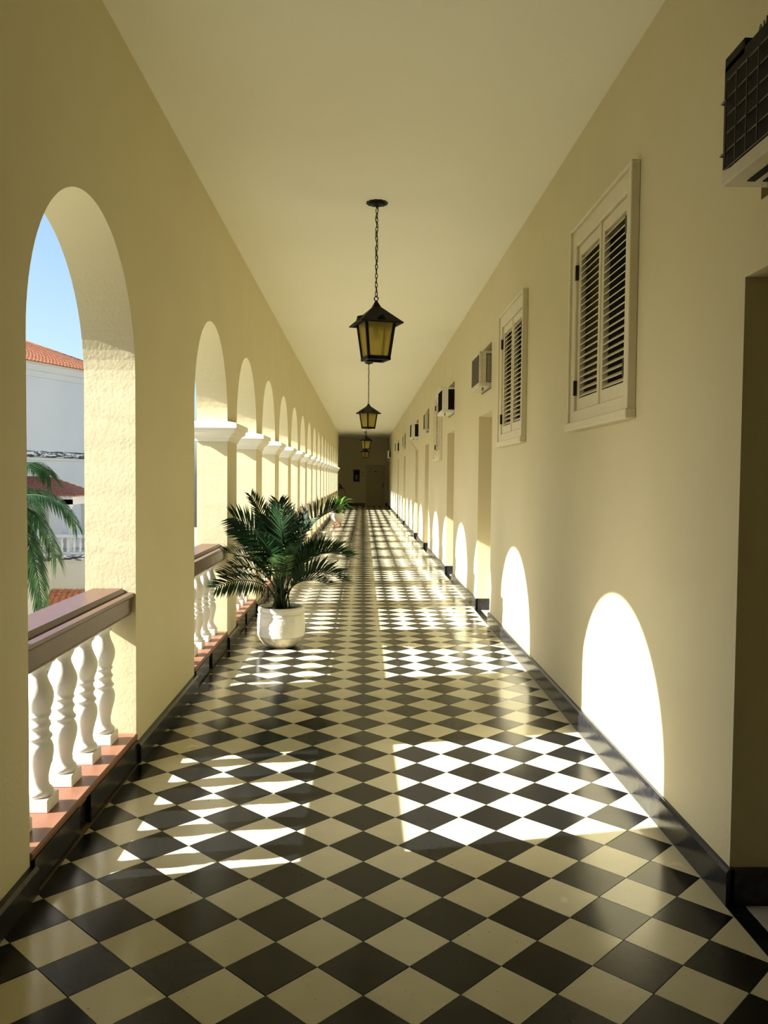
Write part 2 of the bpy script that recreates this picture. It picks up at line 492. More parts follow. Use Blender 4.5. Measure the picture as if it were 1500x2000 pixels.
wall_right = struct(pierced('wall_right', XR, XRB, Y0, Y1, 0, CEIL, holes, 'plaster'), 'yellow plastered wall with deep door recesses')
# near-black boards paint the darkness behind the sleeve holes and shutters
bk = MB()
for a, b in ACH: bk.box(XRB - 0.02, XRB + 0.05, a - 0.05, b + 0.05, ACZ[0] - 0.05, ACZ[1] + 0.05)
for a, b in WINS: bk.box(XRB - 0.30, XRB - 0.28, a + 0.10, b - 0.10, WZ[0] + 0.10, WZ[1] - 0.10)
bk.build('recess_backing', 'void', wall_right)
# brown marks on the plaster above the near air conditioner
mk = MB()
def ell(cy, cz, ry, rz, x=XR):
    return [(x - 0.0015, cy + ry * math.cos(t * math.pi / 10), cz + rz * math.sin(t * math.pi / 10)) for t in range(20)]
mk.face(ell(2.815, 2.990, 0.013, 0.028))
mk.tube([(XR, 2.790, 3.015), (XR, 2.786, 2.992), (XR, 2.778, 2.985), (XR, 2.770, 2.995), (XR, 2.768, 3.02)], 0.004, 5)
mk.tube([(XR, 2.758, 3.03), (XR, 2.754, 2.99)], 0.004, 5)
mk.build('paint_mark', 'brown_mark', wall_right)

# ------------------------------------------------------------------ other shell pieces
struct(MB().box(XLO, XRB, Y0, Y1, CEIL, CEIL + 0.3).box(-4.4, XLO, YL, Y1, CEIL, CEIL + 0.3).build('ceiling', 'ceiling'), 'smooth cream plaster ceiling')
# unseen dark enclosure behind the viewer, added to cut light at the near end
HB = Y0 - 8.0
hb = MB().box(-6.0, 6.0, HB - 0.2, HB, -0.2, CEIL + 0.3).box(-6.2, -6.0, HB - 0.2, Y0, -0.2, CEIL + 0.3).box(6.0, 6.2, HB - 0.2, Y0, -0.2, CEIL + 0.3)
hb.box(-6.0, XLO, Y0 - 0.2, Y0, -0.2, CEIL + 0.3).box(XRB, 6.0, Y0 - 0.2, Y0, -0.2, CEIL + 0.3)
hb.box(-6.2, 6.2, HB - 0.2, Y0, CEIL, CEIL + 0.3).box(-6.0, 6.0, HB, Y0, -0.25, -0.006)
struct(hb.build('wall_added_hall', 'hall'), 'added dark enclosure behind the viewer that dims the near end')
wall_end = struct(MB().box(-4.4, XRB, Y1, Y1 + 0.25, -0.2, CEIL + 0.3).build('wall_end', 'plaster'), 'shaded end wall of the gallery')
struct(MB().box(-4.4, XLO, YL - 0.25, YL, -0.2, CEIL + 0.3).box(-4.65, -4.4, YL - 0.25, Y1 + 0.25, -0.2, CEIL + 0.3).build('wall_side', 'plaster'), 'walls of the side passage at the far end')
struct(MB().box(XLO + 0.02, XRB, Y0, Y1, -7.0, -0.25).build('wall_lower', 'wall_cream'), 'lower storeys below the gallery')

# ------------------------------------------------------------------ floor: each tile laid as its own piece
U = 0.2 * math.sqrt(0.5)
GX, GY = 0.0139, 2.36667
FX0, FX1 = -1.150, 1.2905
fl = MB().box(XLO, XRB, Y0, Y1, -0.25, -0.006)
fl.box(-4.4, XLO, YL, Y1, -0.25, -0.006)
floor = struct(fl.build('floor', 'grout'), 'black and cream chequered cement tile floor laid on the diagonal')
def clip(poly, f):
    out = []
    for i, p in enumerate(poly):
        q = poly[(i + 1) % len(poly)]
        a, b = f(p), f(q)
        if a >= 0: out.append(p)
        if (a >= 0) != (b >= 0):
            t = a / (a - b); out.append((p[0] + (q[0] - p[0]) * t, p[1] + (q[1] - p[1]) * t))
    return out
def tile_poly(i, j, gap=0.0011):
    cx, cy = GX + i * U, GY + j * U
    h = U - gap
    return [(cx - h, cy), (cx, cy - h), (cx + h, cy), (cx, cy + h)]
def tile_faces(mb, poly, z, tx, ty, off=(0, 0)):
    """a tile with a fine arris: sloping rim and a flat, very slightly tilted top"""
    n = len(poly)
    cx = sum(p[0] for p in poly) / n; cy = sum(p[1] for p in poly) / n
    def top(p, k, dz):
        x, y = cx + (p[0] - cx) * k, cy + (p[1] - cy) * k
        return (x - off[0], y - off[1], z + dz + (x - cx) * tx + (y - cy) * ty)
    a = [top(p, 1.0, -0.0007) for p in poly]; b = [top(p, 0.992, 0.0) for p in poly]
    c = [(p[0] - off[0], p[1] - off[1], -0.006) for p in poly]
    mb.face(b)
    for k in range(n):
        k2 = (k + 1) % n
        mb.face([a[k], a[k2], b[k2], b[k]]); mb.face([c[k], c[k2], a[k2], a[k]])
rt = random.Random(11)
cells = []
j0 = int((Y0 - GY) / U) - 1; j1 = int((Y1 - GY) / U) + 1
for j in range(j0, j1 + 1):
    for i in range(-11, 12):
        if (i + j) % 2 == 0: continue
        x0_, x1_ = FX0, FX1
        p = tile_poly(i, j)
        p = clip(p, lambda q: q[0] - FX0); p = clip(p, lambda q: FX1 - q[0])
        p = clip(p, lambda q: q[1] - Y0); p = clip(p, lambda q: Y1 - q[1])
        if len(p) < 3: continue
        ar = abs(sum(p[k][0] * p[(k + 1) % len(p)][1] - p[(k + 1) % len(p)][0] * p[k][1] for k in range(len(p)))) / 2
        if ar < 0.0006: continue
        cells.append((i, j, p))
def tilt(): return rt.gauss(0, 0.0016), rt.gauss(0, 0.0016), rt.uniform(-0.0003, 0.0003)
vis = [c for c in cells if c[1] >= -1]
near = vis[:300]; nk = {(c[0], c[1]) for c in near}
# shared meshes for whole tiles (a few tilts of each colour)
shared = {}
for dk in (0, 1):
    shared[dk] = []
    for q in range(14):
        mb = MB(); tx, ty, dz = tilt()
        h = U - 0.0011
        tile_faces(mb, [(-h, 0), (0, -h), (h, 0), (0, h)], dz, tx, ty)
        shared[dk].append(mb.mesh('tile', 'tile_dark' if dk else 'tile_light'))
for i, j, p in near:
    cx, cy = GX + i * U, GY + j * U
    dk = j % 2
    whole = len(p) == 4 and (cx - U) > FX0 - 0.0005 and (cx + U) < FX1 + 0.0005
    if whole:
        obj('tile', rt.choice(shared[dk]), floor, (cx, cy, 0))
    else:
        mb = MB(); tx, ty, dz = tilt()
        tile_faces(mb, p, dz, tx, ty, (cx, cy)); mb.build('tile', 'tile_dark' if dk else 'tile_light', floor, (cx, cy, 0))
for dk, nm in ((0, 'cream_tiles'), (1, 'black_tiles')):
    mb = MB()
    for i, j, p in cells:
        if (i, j) in nk or j % 2 != dk: continue
        tx, ty, dz = tilt(); tile_faces(mb, p, dz, tx, ty)
    me = bpy.data.meshes.new(nm); me.from_pydata(mb.v, [], mb.f); me.materials.append(M['tile_dark' if dk else 'tile_light'])
    tag(obj(nm, me, floor), kind='stuff')
# side passage floor and door thresholds
MB().box(-4.4, FX0 - 0.001, YL, Y1, -0.006, 0.0).build('passage_slab', 'tile_dark', floor)
for a, b in DOORS:
    MB().box(FX1 + 0.001, XR + 0.05, a, b, -0.006, 0.0).build('border_strip', 'tile_dark', floor)
    MB().box(XR + 0.052, XRB, a, b, -0.006, 0.0005).build('threshold', 'stone', floor)

# ------------------------------------------------------------------ baseboards
def segs(lo, hi, cuts):
    out, p = [], lo
    for a, b in sorted(cuts):
        out.append((p, a)); p = b
    out.append((p, hi)); return [q for q in out if q[1] - q[0] > 0.02]
br = None
mb = MB()
prof_r = [(XR + 0.01, 0), (FX1, 0), (FX1, 0.118), (FX1 + 0.008, 0.130), (XR + 0.01, 0.134)]
for a, b in segs(Y0, Y1, DOORS):
    mb.prism([(p[0], p[1]) for p in prof_r], 'y', a - (0.018 if a > Y0 else 0), b + (0.018 if b < Y1 else 0))
for a, b in DOORS:                       # returns inside the recesses
    mb.box(XR - 0.005, XRB - 0.06, b - 0.018, b, 0, 0.132)
    mb.box(XR - 0.005, XRB - 0.06, a, a + 0.018, 0, 0.132)
struct(mb.build('baseboard_right', 'black_base'), 'black stone baseboard along the right wall')
mb = MB()
prof_l = [(XL - 0.01, 0), (FX0 + 0.004, 0), (FX0 + 0.004, 0.088), (FX0 - 0.006, 0.100), (XL - 0.01, 0.104)]
for a, b in segs(Y0, YL, ARCH):
    mb.prism(prof_l, 'y', a - (0.012 if a > Y0 else 0), b + 0.012)
for a, b in ARCH:                        # lower facing of each parapet, with a drain gap near the middle
    c = (a + b) / 2 - 0.14
    for p, q in ((a + 0.013, c - 0.07), (c + 0.07, b - 0.013)):
        mb.prism([(XL - 0.02, 0), (FX0 - 0.012, 0), (FX0 - 0.012, 0.122), (XL - 0.02, 0.122)], 'y', p, q)
struct(mb.build('baseboard_left', 'black_base'), 'black stone baseboard along the arcade piers')
mb = MB().box(-4.4, 0.12, Y1 - 0.02, Y1, 0, 0.16).box(1.22, XR, Y1 - 0.02, Y1, 0, 0.16)
struct(mb.build('baseboard_end', 'black_base'), 'black baseboard of the end wall')

# ------------------------------------------------------------------ balustrades
def baluster_mesh(seg=20):
    H = 0.63
    b = [(0.052, 0.052), (0.058, 0.060), (0.060, 0.070), (0.055, 0.080), (0.046, 0.088), (0.0405, 0.105), (0.040, 0.125), (0.044, 0.150), (0.051, 0.180),
         (0.0575, 0.205), (0.061, 0.230), (0.060, 0.252), (0.055, 0.268), (0.048, 0.278), (0.049, 0.284), (0.056, 0.291), (0.056, 0.298), (0.049, 0.305), (0.044, 0.318),
         (0.045, 0.330), (0.051, 0.337), (0.051, 0.345), (0.046, 0.352), (0.043, 0.362), (0.044, 0.372), (0.050, 0.378), (0.050, 0.384), (0.046, 0.388),
         (0.050, 0.402), (0.058, 0.425), (0.0625, 0.450), (0.062, 0.470), (0.056, 0.492), (0.047, 0.512), (0.040, 0.532), (0.036, 0.552), (0.037, 0.566), (0.045, 0.574), (0.050, 0.582), (0.050, 0.592)]
    mb = MB().lathe(b, seg)
    mb.bbox(-0.062, 0.062, -0.062, 0.062, 0, 0.054, 0.004)
    mb.bbox(-0.055, 0.055, -0.055, 0.055, 0.590, H, 0.003)
    me = mb.mesh('baluster', 'white')
    return me
BALU, BALU_LO = baluster_mesh(20), baluster_mesh(10)
RAIL_P = [(XLO + 0.005, 0.775), (-1.205, 0.775), (-1.198, 0.79), (-1.196, 0.862), (-1.182, 0.874), (-1.182, 0.890), (-1.212, 0.893), (-1.214, 0.885), (-1.226, 0.885), (-1.228, 0.896), (-1.245, 0.912), (-1.395, 0.912), (-1.412, 0.898), (XLO - 0.012, 0.890), (XLO - 0.012, 0.862), (XLO + 0.005, 0.850)]
def balustrade(k, a, b):
    lab = ['white balustrade with brown handrail in the near arch, above the tiled floor', 'white balustrade with brown handrail in the arch just before the potted palm']
    t = thing('balustrade', lab[k] if k < 2 else 'brown-railed balustrade in the %s arch from the viewer on the left' % ORD[k], 'balustrade', (0, a, 0), 0, 'balustrades closing the left arches')
    w = b - a
    MB().prism(RAIL_P, 'y', 0.002, w - 0.002).build('handrail', 'rail', t)
    mb = MB().prism([(XLO, 0.10), (XL - 0.006, 0.10), (XL - 0.006, 0.122), (XL + 0.008, 0.124), (XL + 0.010, 0.142), (XL + 0.002, 0.150), (XLO, 0.150)], 'y', 0.002, w - 0.002)
    mb.build('curb', 'curb', t)
    MB().box(XLO, XL - 0.008, 0.002, w - 0.002, -0.2, 0.10).build('parapet_core', 'black_base', t)  # black box paints the dark inside of the drain gap
    me = BALU if k < 4 else BALU_LO
    for q in range(5):
        obj('baluster', me, t, (-1.306, 0.14 + 0.28 * q * (w / 1.40), 0.148))
for k, (a, b) in enumerate(ARCH): balustrade(k, a, b)

# ------------------------------------------------------------------ doors
def door_leaf(name, w, label=None):
    """leaf in local x (0..w), front towards -y, z up; returns Empty"""
    t = thing(name, None, None); tag(t, label=label, kind='structure')
    MB().box(0, w, 0, 0.045, 0, DOOR_H - 0.01).build('leaf', 'door', t)
    fr = MB().box(0, 0.05, -0.03, 0, 0, DOOR_H - 0.01).box(w - 0.05, w, -0.03, 0, 0, DOOR_H - 0.01).box(0.05, w - 0.05, -0.03, 0, DOOR_H - 0.06, DOOR_H - 0.01)
    fr.build('door_frame', 'door', t)
    for z0, z1 in ((0.20, 0.95), (1.12, 1.98)):
        for x0, x1 in ((0.14, w / 2 - 0.05), (w / 2 + 0.05, w - 0.14)):
            MB().bbox(x0, x1, -0.012, 0.005, z0, z1, 0.008).build('panel', 'door', t)
    h = MB().box(w - 0.125, w - 0.085, -0.012, 0, 0.97, 1.22)
    h.tube([(w - 0.105, -0.012, 1.04), (w - 0.105, -0.055, 1.04), (w - 0.19, -0.06, 1.04)], 0.009, 6)
    h.build('door_handle', 'metal', t)
    return t
for k, (a, b) in enumerate(DOORS):
    d = door_leaf('door_%d' % (k + 1), b - a, 'cream panelled door set deep in the %s recess of the right wall' % ORD[k])
    d.location = (XRB - 0.05, a, 0.001); d.rotation_euler = (0, 0, math.radians(90)); d.scale = (1, -1, 1) if False else (1, 1, 1)
    d.rotation_euler = (0, 0, math.radians(-90)); d.location = (XRB - 0.05, b, 0.001)
d = door_leaf('door_9', 1.02, 'shaded cream door in the end wall')
d.location = (0.16, Y1 - 0.05, 0.01)
MB().box(0.47, 0.57, -0.006, 0.0, 1.80, 1.86).build('number_plate', 'metal', d)

# ------------------------------------------------------------------ shuttered windows
def slat_mesh(L):
    # outer edge low, inner edge high; local: y length, x depth (room side negative)
    p = [(-0.017, -0.011), (-0.014, -0.0145), (0.016, 0.010), (0.013, 0.0135)]
    return MB().prism([(q[0], q[1]) for q in p], 'y', 0, L).mesh('slat', 'shutter')
def window(n, a, b):
    t = thing('window_%d' % n, None, None, (XR, a, WZ[0])); tag(t, kind='structure', label=['cream louvred shutter window nearest the viewer, beside the dark doorway', 'cream louvred shutter window between the near window and an air conditioner', 'far cream louvred shutter window seen edge-on below an air conditioner'][n - 1])
    w, h = b - a, WZ[1] - WZ[0]
    f = 0.10
    mb = MB()
    mb.bbox(-0.030, 0.01, 0, f, 0, h, 0.005).bbox(-0.030, 0.01, w - f, w, 0, h, 0.005)
    mb.bbox(-0.030, 0.01, f - 0.006, w - f + 0.006, h - f, h, 0.005).bbox(-0.030, 0.01, f - 0.006, w - f + 0.006, 0, f, 0.005)
    mb.bbox(-0.045, 0.0, -0.014, 0.016, -0.010, h + 0.012, 0.004).bbox(-0.045, 0.0, w - 0.016, w + 0.014, -0.010, h + 0.012, 0.004)
    mb.bbox(-0.047, 0.0, -0.018, w + 0.018, h - 0.002, h + 0.016, 0.004).bbox(-0.055, 0.0, -0.020, w + 0.020, -0.018, 0.030, 0.005)
    mb.build('window_frame', 'shutter', t)
    lw = (w - 2 * f) / 2
    S = 0.048
    n_s = 22
    z0, z1 = f + 0.075, h - f - 0.065
    sm = slat_mesh(lw - 2 * S + 0.008)
    for q in range(2):
        y = f + q * lw
        lf = MB().bbox(-0.012, 0.024, y + 0.002, y + S, f + 0.003, h - f - 0.003, 0.003).bbox(-0.012, 0.024, y + lw - S, y + lw - 0.002, f + 0.003, h - f - 0.003, 0.003)
        lf.bbox(-0.012, 0.024, y + S - 0.004, y + lw - S + 0.004, f + 0.003, z0, 0.003).bbox(-0.012, 0.024, y + S - 0.004, y + lw - S + 0.004, z1, h - f - 0.003, 0.003)
        if q == 0: lf.bbox(-0.020, -0.008, y + lw - 0.014, y + lw + 0.014, f + 0.003, h - f - 0.003, 0.003)
        shut = lf.build('shutter', 'shutter', t)
        for s in range(n_s):
            obj('slat', sm, shut, (0.006, y + S - 0.004, z0 + (s + 0.55) * (z1 - z0) / n_s))
        for zz in (f + 0.14, h - f - 0.16):
            yy = y if q == 0 else y + lw
            MB().box(-0.033, -0.010, yy - 0.008, yy + 0.008, zz - 0.045, zz + 0.045).build('hinge', 'hinge', shut)
for n, (a, b) in enumerate(WINS): window(n + 1, a, b)

# ------------------------------------------------------------------ air conditioners
def ac_unit(k, y0, y1, xf, style, label, hose=0):
    """through-wall unit; origin on the wall at the sleeve's near lower corner"""
    z0, z1 = 2.452, 2.815
    t = thing('air_conditioner', label, 'air conditioner', (XR, y0, z0), 0, 'air conditioners above the doors')
    p = XR - xf; w = y1 - y0; h = z1 - z0
    body = 'ac_white' if style in (2, 3) else 'ac'
    c = MB()
    # shell: top, bottom pan, posts, back; open front and sides
    c.bbox(-p, 0.36, 0, w, h - 0.022, h, 0.004).bbox(-p - 0.006, 0.36, -0.004, w + 0.004, 0, 0.045, 0.006)
    for y in (0, w - 0.03): c.bbox(-p, -p + 0.03, y, y + 0.03, 0.03, h - 0.01, 0.003)
    c.box(0.02, 0.35, 0.006, w - 0.006, 0.03, h - 0.01)
    if style != 1:
        c.box(-p + 0.03, -p + 0.03 + p * 0.32, 0.003, 0.010, 0.04, h - 0.015).box(-p + 0.03, -p + 0.03 + p * 0.32, w - 0.010, w - 0.003, 0.04, h - 0.015)
    c.build('casing', body, t)
    MB().box(-p + 0.014, 0.02, 0.014, w - 0.014, 0.045, h - 0.022).build('coil', 'coil_grey' if style == 0 else 'coil', t)
    g = MB()
    if style == 1:                         # black face with a wire guard
        zs = [0.045 + i * 0.0555 for i in range(6)]
        for z in zs: g.tube([(-p - 0.008, -0.004, z), (-p - 0.008, w - 0.03, z)], 0.0022, 5)
        n = int((w - 0.03) / 0.073)
        for i in range(n + 1):
            y = w - 0.035 - i * 0.073
            g.tube([(-p - 0.011, y, zs[0]), (-p - 0.011, y, zs[-1])], 0.0022, 5)
        for z in (zs[1], zs[4]): g.tube([(-p - 0.008, w - 0.03, z), (-p - 0.006, w + 0.012, z), (-p + 0.012, w + 0.013, z)], 0.003, 5)
        g.build('wire_guard', 'wire', t)
        MB().box(-p - 0.003, -p + 0.013, 0.01, w - 0.002, 0.052, h + 0.012).box(-p - 0.003, 0.0, w - 0.14, w - 0.004, h - 0.005, h + 0.040).build('front_panel', 'coil', t)
        v = MB()
        for i in range(2): v.box(-p + 0.05 + 0.05 * i, -p + 0.075 + 0.05 * i, w * 0.1, w * 0.9, -0.004, 0.001)
        v.build('pan_slot', 'coil', t)
        MB().tube([(-p + 0.10, w - 0.12, 0.0), (-p + 0.10, w - 0.12, -0.035), (-p + 0.12, w - 0.12, -0.055)], 0.010, 7).build('drain_spout', 'coil', t)
        MB().tube([(-p + 0.01, w + 0.0, h + 0.03), (-p + 0.02, w + 0.035, h + 0.02), (-p + 0.02, w + 0.045, h + 0.045)], 0.003, 5).build('bent_hook', 'wire', t)
        return t
    # vertical fins over the front, horizontal louvres on the near side
    n = 26
    for i in range(n):
        y = 0.035 + (w - 0.07) * i / (n - 1)
        g.box(-p + 0.004, -p + 0.014, y - 0.0022, y + 0.0022, 0.05, h - 0.025)
    tag(g.build('front_fins', 'coil_grey' if style == 0 else 'coil', t), kind='stuff')
    s = MB(); m = 15
    for i in range(m):
        z = 0.06 + (h - 0.11) * i / (m - 1)
        for yy in (0.004, w - 0.012):
            s.box(-p + 0.045 + p * 0.32, 0.0, yy, yy + 0.009, z, z + (h - 0.11) / m * 0.42)
    tag(s.build('side_louvre', body if style == 0 else 'coil', t), kind='stuff')
    MB().tube([(-p + 0.05, 0.10, 0.0), (-p + 0.05, 0.10, -0.035)], 0.011, 7).build('drain_spout', 'coil_grey', t)
    if hose:
        MB().tube([(-p + 0.03, w - 0.06, 0.0), (-p + 0.05, w - 0.05, -0.10), (-0.015, w - 0.05, -0.22), (-0.012, w - 0.05, -hose)], 0.011, 6).build('drain_hose', 'hose', t)
    return t
XF = [1.16, 1.19, 1.137, 1.23, 1.145, 1.235, 1.19, 1.165]
ST = [1, 0, 2, 0, 2, 0, 2, 2]
HZ = [0, 0, 0, 0, 0.48, 0, 0, 0.62]
AL = ['black-faced air conditioner with wire guard above the dark doorway nearest the viewer',
      'beige air conditioner with grey fins above the second doorway, beside a shuttered window',
      'white-cased air conditioner with dark sides above the third doorway, hiding a louvred shutter',
      'shallow beige air conditioner above the fourth doorway on the right wall',
      'white air conditioner with a hanging drain hose above the fifth doorway',
      'shallow beige air conditioner above the sixth doorway, far along the right wall',
      'small white dark-sided air conditioner above the seventh doorway on the right',
      'farthest air conditioner with a long drain hose, beside the dark end wall']
for k, (a, b) in enumerate(ACH): ac_unit(k, a + 0.03, b - 0.05, XF[k], ST[k], AL[k], HZ[k])

# ------------------------------------------------------------------ lanterns
def link_mesh():
    pts = []
    for i in range(12):
        t = 2 * math.pi * i / 12
        pts.append((0.0085 * math.cos(t), 0, 0.0175 * math.sin(t) + (0.004 if math.sin(t) > 0 else -0.004)))
    return MB().tube(pts, 0.0034, 5, closed=True).mesh('link', 'iron')
LINK = link_mesh()
def lantern(y, yaw, label):
    X = 0.09
    t = thing('pendant_lantern', label, 'lantern', (X, y, 2.41), yaw, 'lanterns hanging along the ceiling')
    zc = CEIL - 2.41
    # scalloped ceiling plate
    rim = []
    for k in range(48):
        a = 2 * math.pi * k / 48; r = 0.078 + (0.006 if k % 4 < 2 else 0)
        rim.append((r * math.cos(a), r * math.sin(a)))
    mb = MB().prism(rim, 'z', zc - 0.008, zc)
    mb.lathe([(0.068, zc - 0.008), (0.055, zc - 0.016), (0.022, zc - 0.026), (0.010, zc - 0.032), (0.008, zc - 0.04)], 20)
    mb.build('ceiling_plate', 'iron', t)
    zt = 0.462
    ch = bpy.data.objects.new('chain', None); ch.empty_display_size = 0.05; COL.objects.link(ch); ch.parent = t
    n = int((zc - 0.045 - zt - 0.02) / 0.0345)
    st = (zc - 0.045 - zt - 0.02) / n
    for k in range(n):
        o = obj('link', LINK, ch, (0, 0, zt + 0.02 + (k + 0.5) * st)); o.rotation_euler = (0, 0, (k % 2) * math.pi / 2 + random.uniform(-0.25, 0.25))
    w = []
    for k in range(26):
        z = zt + 0.02 + k * (zc - 0.06 - zt) / 25
        w.append((0.012 * math.sin(k * 1.35), 0.010 * math.cos(k * 1.1), z))
    MB().tube(w, 0.0022, 5).build('wire', 'iron', t)
    ring = [(0.016 * math.cos(2 * math.pi * i / 14), 0, zt + 0.004 + 0.016 * math.sin(2 * math.pi * i / 14)) for i in range(14)]
    MB().tube(ring, 0.0045, 6, closed=True).build('hanging_ring', 'iron', t)
    # pyramid roof of four sheets with short finial cone; eaves at z 0.265
    def sq(h, z): return [(-h, -h, z), (h, -h, z), (h, h, z), (-h, h, z)]
    R = [(0.166, 0.262), (0.168, 0.270), (0.030, 0.400), (0.010, 0.442), (0.005, 0.452)]
    roof = MB()
    rg = [sq(h, z) for h, z in R]
    for a, b in zip(rg, rg[1:]):
        for k in range(4): roof.face([a[k], a[(k + 1) % 4], b[(k + 1) % 4], b[k]])
    roof.face(rg[-1])
    inner = sq(0.150, 0.262); up = sq(0.02, 0.385)
    for k in range(4):
        roof.face([rg[0][k], rg[0][(k + 1) % 4], inner[(k + 1) % 4], inner[k]])
        roof.face([inner[k], inner[(k + 1) % 4], up[(k + 1) % 4], up[k]])
    rf = roof.build('roof', 'iron', t)
    v = MB()
    for k in range(4):                       # small gablet vents on each roof slope
        m = Matrix.Rotation(k * math.pi / 2, 4, 'Z')
        P = [m @ Vector(q) for q in ((0, -0.150, 0.325), (-0.038, -0.150, 0.288), (0.038, -0.150, 0.288), (0, -0.098, 0.338))]
        v.face([P[0], P[1], P[2]]); v.face([P[0], P[3], P[1]]); v.face([P[0], P[2], P[3]])
    v.build('roof_vent', 'iron', rf)
    # tapering body frame
    ht, hb, z0, z1 = 0.122, 0.090, 0.0, 0.275
    def hw(z): return hb + (ht - hb) * (z - z0) / (z1 - z0)
    for sx, sy in ((-1, -1), (1, -1), (1, 1), (-1, 1)):
        p = MB()
        A = [(sx * hw(z0), sy * hw(z0), z0), (sx * (hw(z0) - 0.020), sy * hw(z0), z0), (sx * (hw(z0) - 0.020), sy * (hw(z0) - 0.020), z0), (sx * hw(z0), sy * (hw(z0) - 0.020), z0)]
        B = [(sx * hw(z1), sy * hw(z1), z1), (sx * (hw(z1) - 0.020), sy * hw(z1), z1), (sx * (hw(z1) - 0.020), sy * (hw(z1) - 0.020), z1), (sx * hw(z1), sy * (hw(z1) - 0.020), z1)]
        for k in range(4): p.face([A[k], A[(k + 1) % 4], B[(k + 1) % 4], B[k]])
        p.face(A); p.face(B)
        p.build('corner_bar', 'iron', t)
    rim_b = MB()
    for k in range(4):
        m = Matrix.Rotation(k * math.pi / 2, 4, 'Z')
        h = hb + 0.002
        q = [m @ Vector(c) for c in ((-h, -h, -0.008), (h, -h, -0.008), (h, -h + 0.022, -0.008), (-h, -h + 0.022, -0.008), (-h, -h, 0.022), (h, -h, 0.022), (h, -h + 0.022, 0.022), (-h, -h + 0.022, 0.022))]
        for f in ((0, 3, 2, 1), (4, 5, 6, 7), (0, 1, 5, 4), (1, 2, 6, 5), (2, 3, 7, 6), (3, 0, 4, 7)): rim_b.face([q[i] for i in f])
    rim_b.build('bottom_rim', 'iron', t)
    for k in range(4):
        m = Matrix.Rotation(k * math.pi / 2, 4, 'Z')
        a, b = hw(0.02) - 0.008, hw(z1) - 0.008
        pts = [(-a + 0.008, -a, 0.02), (a - 0.008, -a, 0.02), (b - 0.008, -b, z1), (-b + 0.008, -b, z1)]
        pts2 = [(p[0], p[1] + 0.003, p[2]) for p in pts]
        g = MB(); A = [m @ Vector(p) for p in pts]; B = [m @ Vector(p) for p in pts2]
        g.face(A); g.face(B)
        for i in range(4): g.face([A[i], A[(i + 1) % 4], B[(i + 1) % 4], B[i]])
        g.build('glass_pane', 'glass', t)
    MB().lathe([(0.012, 0.33), (0.018, 0.30), (0.018, 0.26), (0.014, 0.245)], 12).build('lamp_holder', 'iron', t)
    MB().lathe([(0.012, 0.245), (0.020, 0.225), (0.029, 0.195), (0.030, 0.175), (0.024, 0.155), (0.010, 0.145)], 14).build('bulb', 'bulb', t)
for y, yaw, lab in ((6.505, math.radians(17), 'large black iron lantern with amber glass nearest the viewer, hanging on a long chain'),
                    (15.43, math.radians(40), 'second black lantern along the ceiling, hanging just below the near one'),
                    (26.8, math.radians(25), 'third lantern with pale glass, in front of the dark end wall'),
                    (38.4, math.radians(42), 'smallest and farthest lantern, dim against the end wall')):
    lantern(y, yaw, lab)

# ------------------------------------------------------------------ plants
def bez(P, t):
    a, b, c, d = P
    s = 1 - t
    return a * s**3 + b * 3 * s * s * t + c * 3 * s * t * t + d * t**3
def frond(P, n, length, width, roll, start=0.35, droop=0.25, fwd=0.62, vee=0.35, stem=0.005, rnd=random, taper=0.25):
    """pinnate leaf along a Bezier rachis; leaflets are folded strips on both sides; returns MB"""
    P = [Vector(p) for p in P]
    mb = MB()
    N = 14
    pts = [bez(P, i / N) for i in range(N + 1)]
    mb.tube(pts, [stem * (1 - 0.8 * i / N) + 0.0008 for i in range(N + 1)], 5)
    for i in range(n):
        t = start + (1 - start) * (i + 0.5) / n
        p = bez(P, t); tg = (bez(P, min(1, t + 0.01)) - bez(P, t - 0.01)).normalized()
        side0 = tg.cross(Vector((0, 0, 1)))
        if side0.length < 0.05: side0 = Vector((1, 0, 0))
        side0.normalize(); up0 = side0.cross(tg).normalized()
        u = (t - start) / (1 - start)
        L = length * (taper + (1 - taper) * math.sin(math.pi * (0.16 + 0.74 * u)) ** 0.8) * rnd.uniform(0.9, 1.1)
        for s in (-1, 1):
            ca, sa = math.cos(roll), math.sin(roll)
            sd_ = side0 * ca + up0 * sa; up = up0 * ca - side0 * sa
            d = (tg * (fwd + 0.5 * u) + sd_ * s * (1 - 0.35 * u) + up * vee * rnd.uniform(0.6, 1.3) + Vector((rnd.uniform(-.07, .07), rnd.uniform(-.07, .07), rnd.uniform(-.07, .07)))).normalized()
            q0 = p; q1 = p + d * L * 0.5; q2 = p + d * L + Vector((0, 0, -droop * L))
            w = (d.cross(up)).normalized() * width * 0.5
            k = len(mb.v)
            mid = up * width * 0.15
            mb.v += [tuple(q0 - w * 0.4), tuple(q0 + w * 0.4), tuple(q1 - w - Vector((0, 0, droop * L * 0.18)) + mid), tuple(q1 + w - Vector((0, 0, droop * L * 0.18)) + mid), tuple(q2)]
            mb.f += [(k, k + 1, k + 3, k + 2), (k + 2, k + 3, k + 4)]
            mb.sm += [True, True]
    return mb
def frond_obj(mb, m, parent, name='frond'):
    me = bpy.data.meshes.new(name)
    me.from_pydata(mb.v, [], mb.f); me.polygons.foreach_set('use_smooth', mb.sm)
    me.materials.append(M[m])
    return obj(name, me, parent)

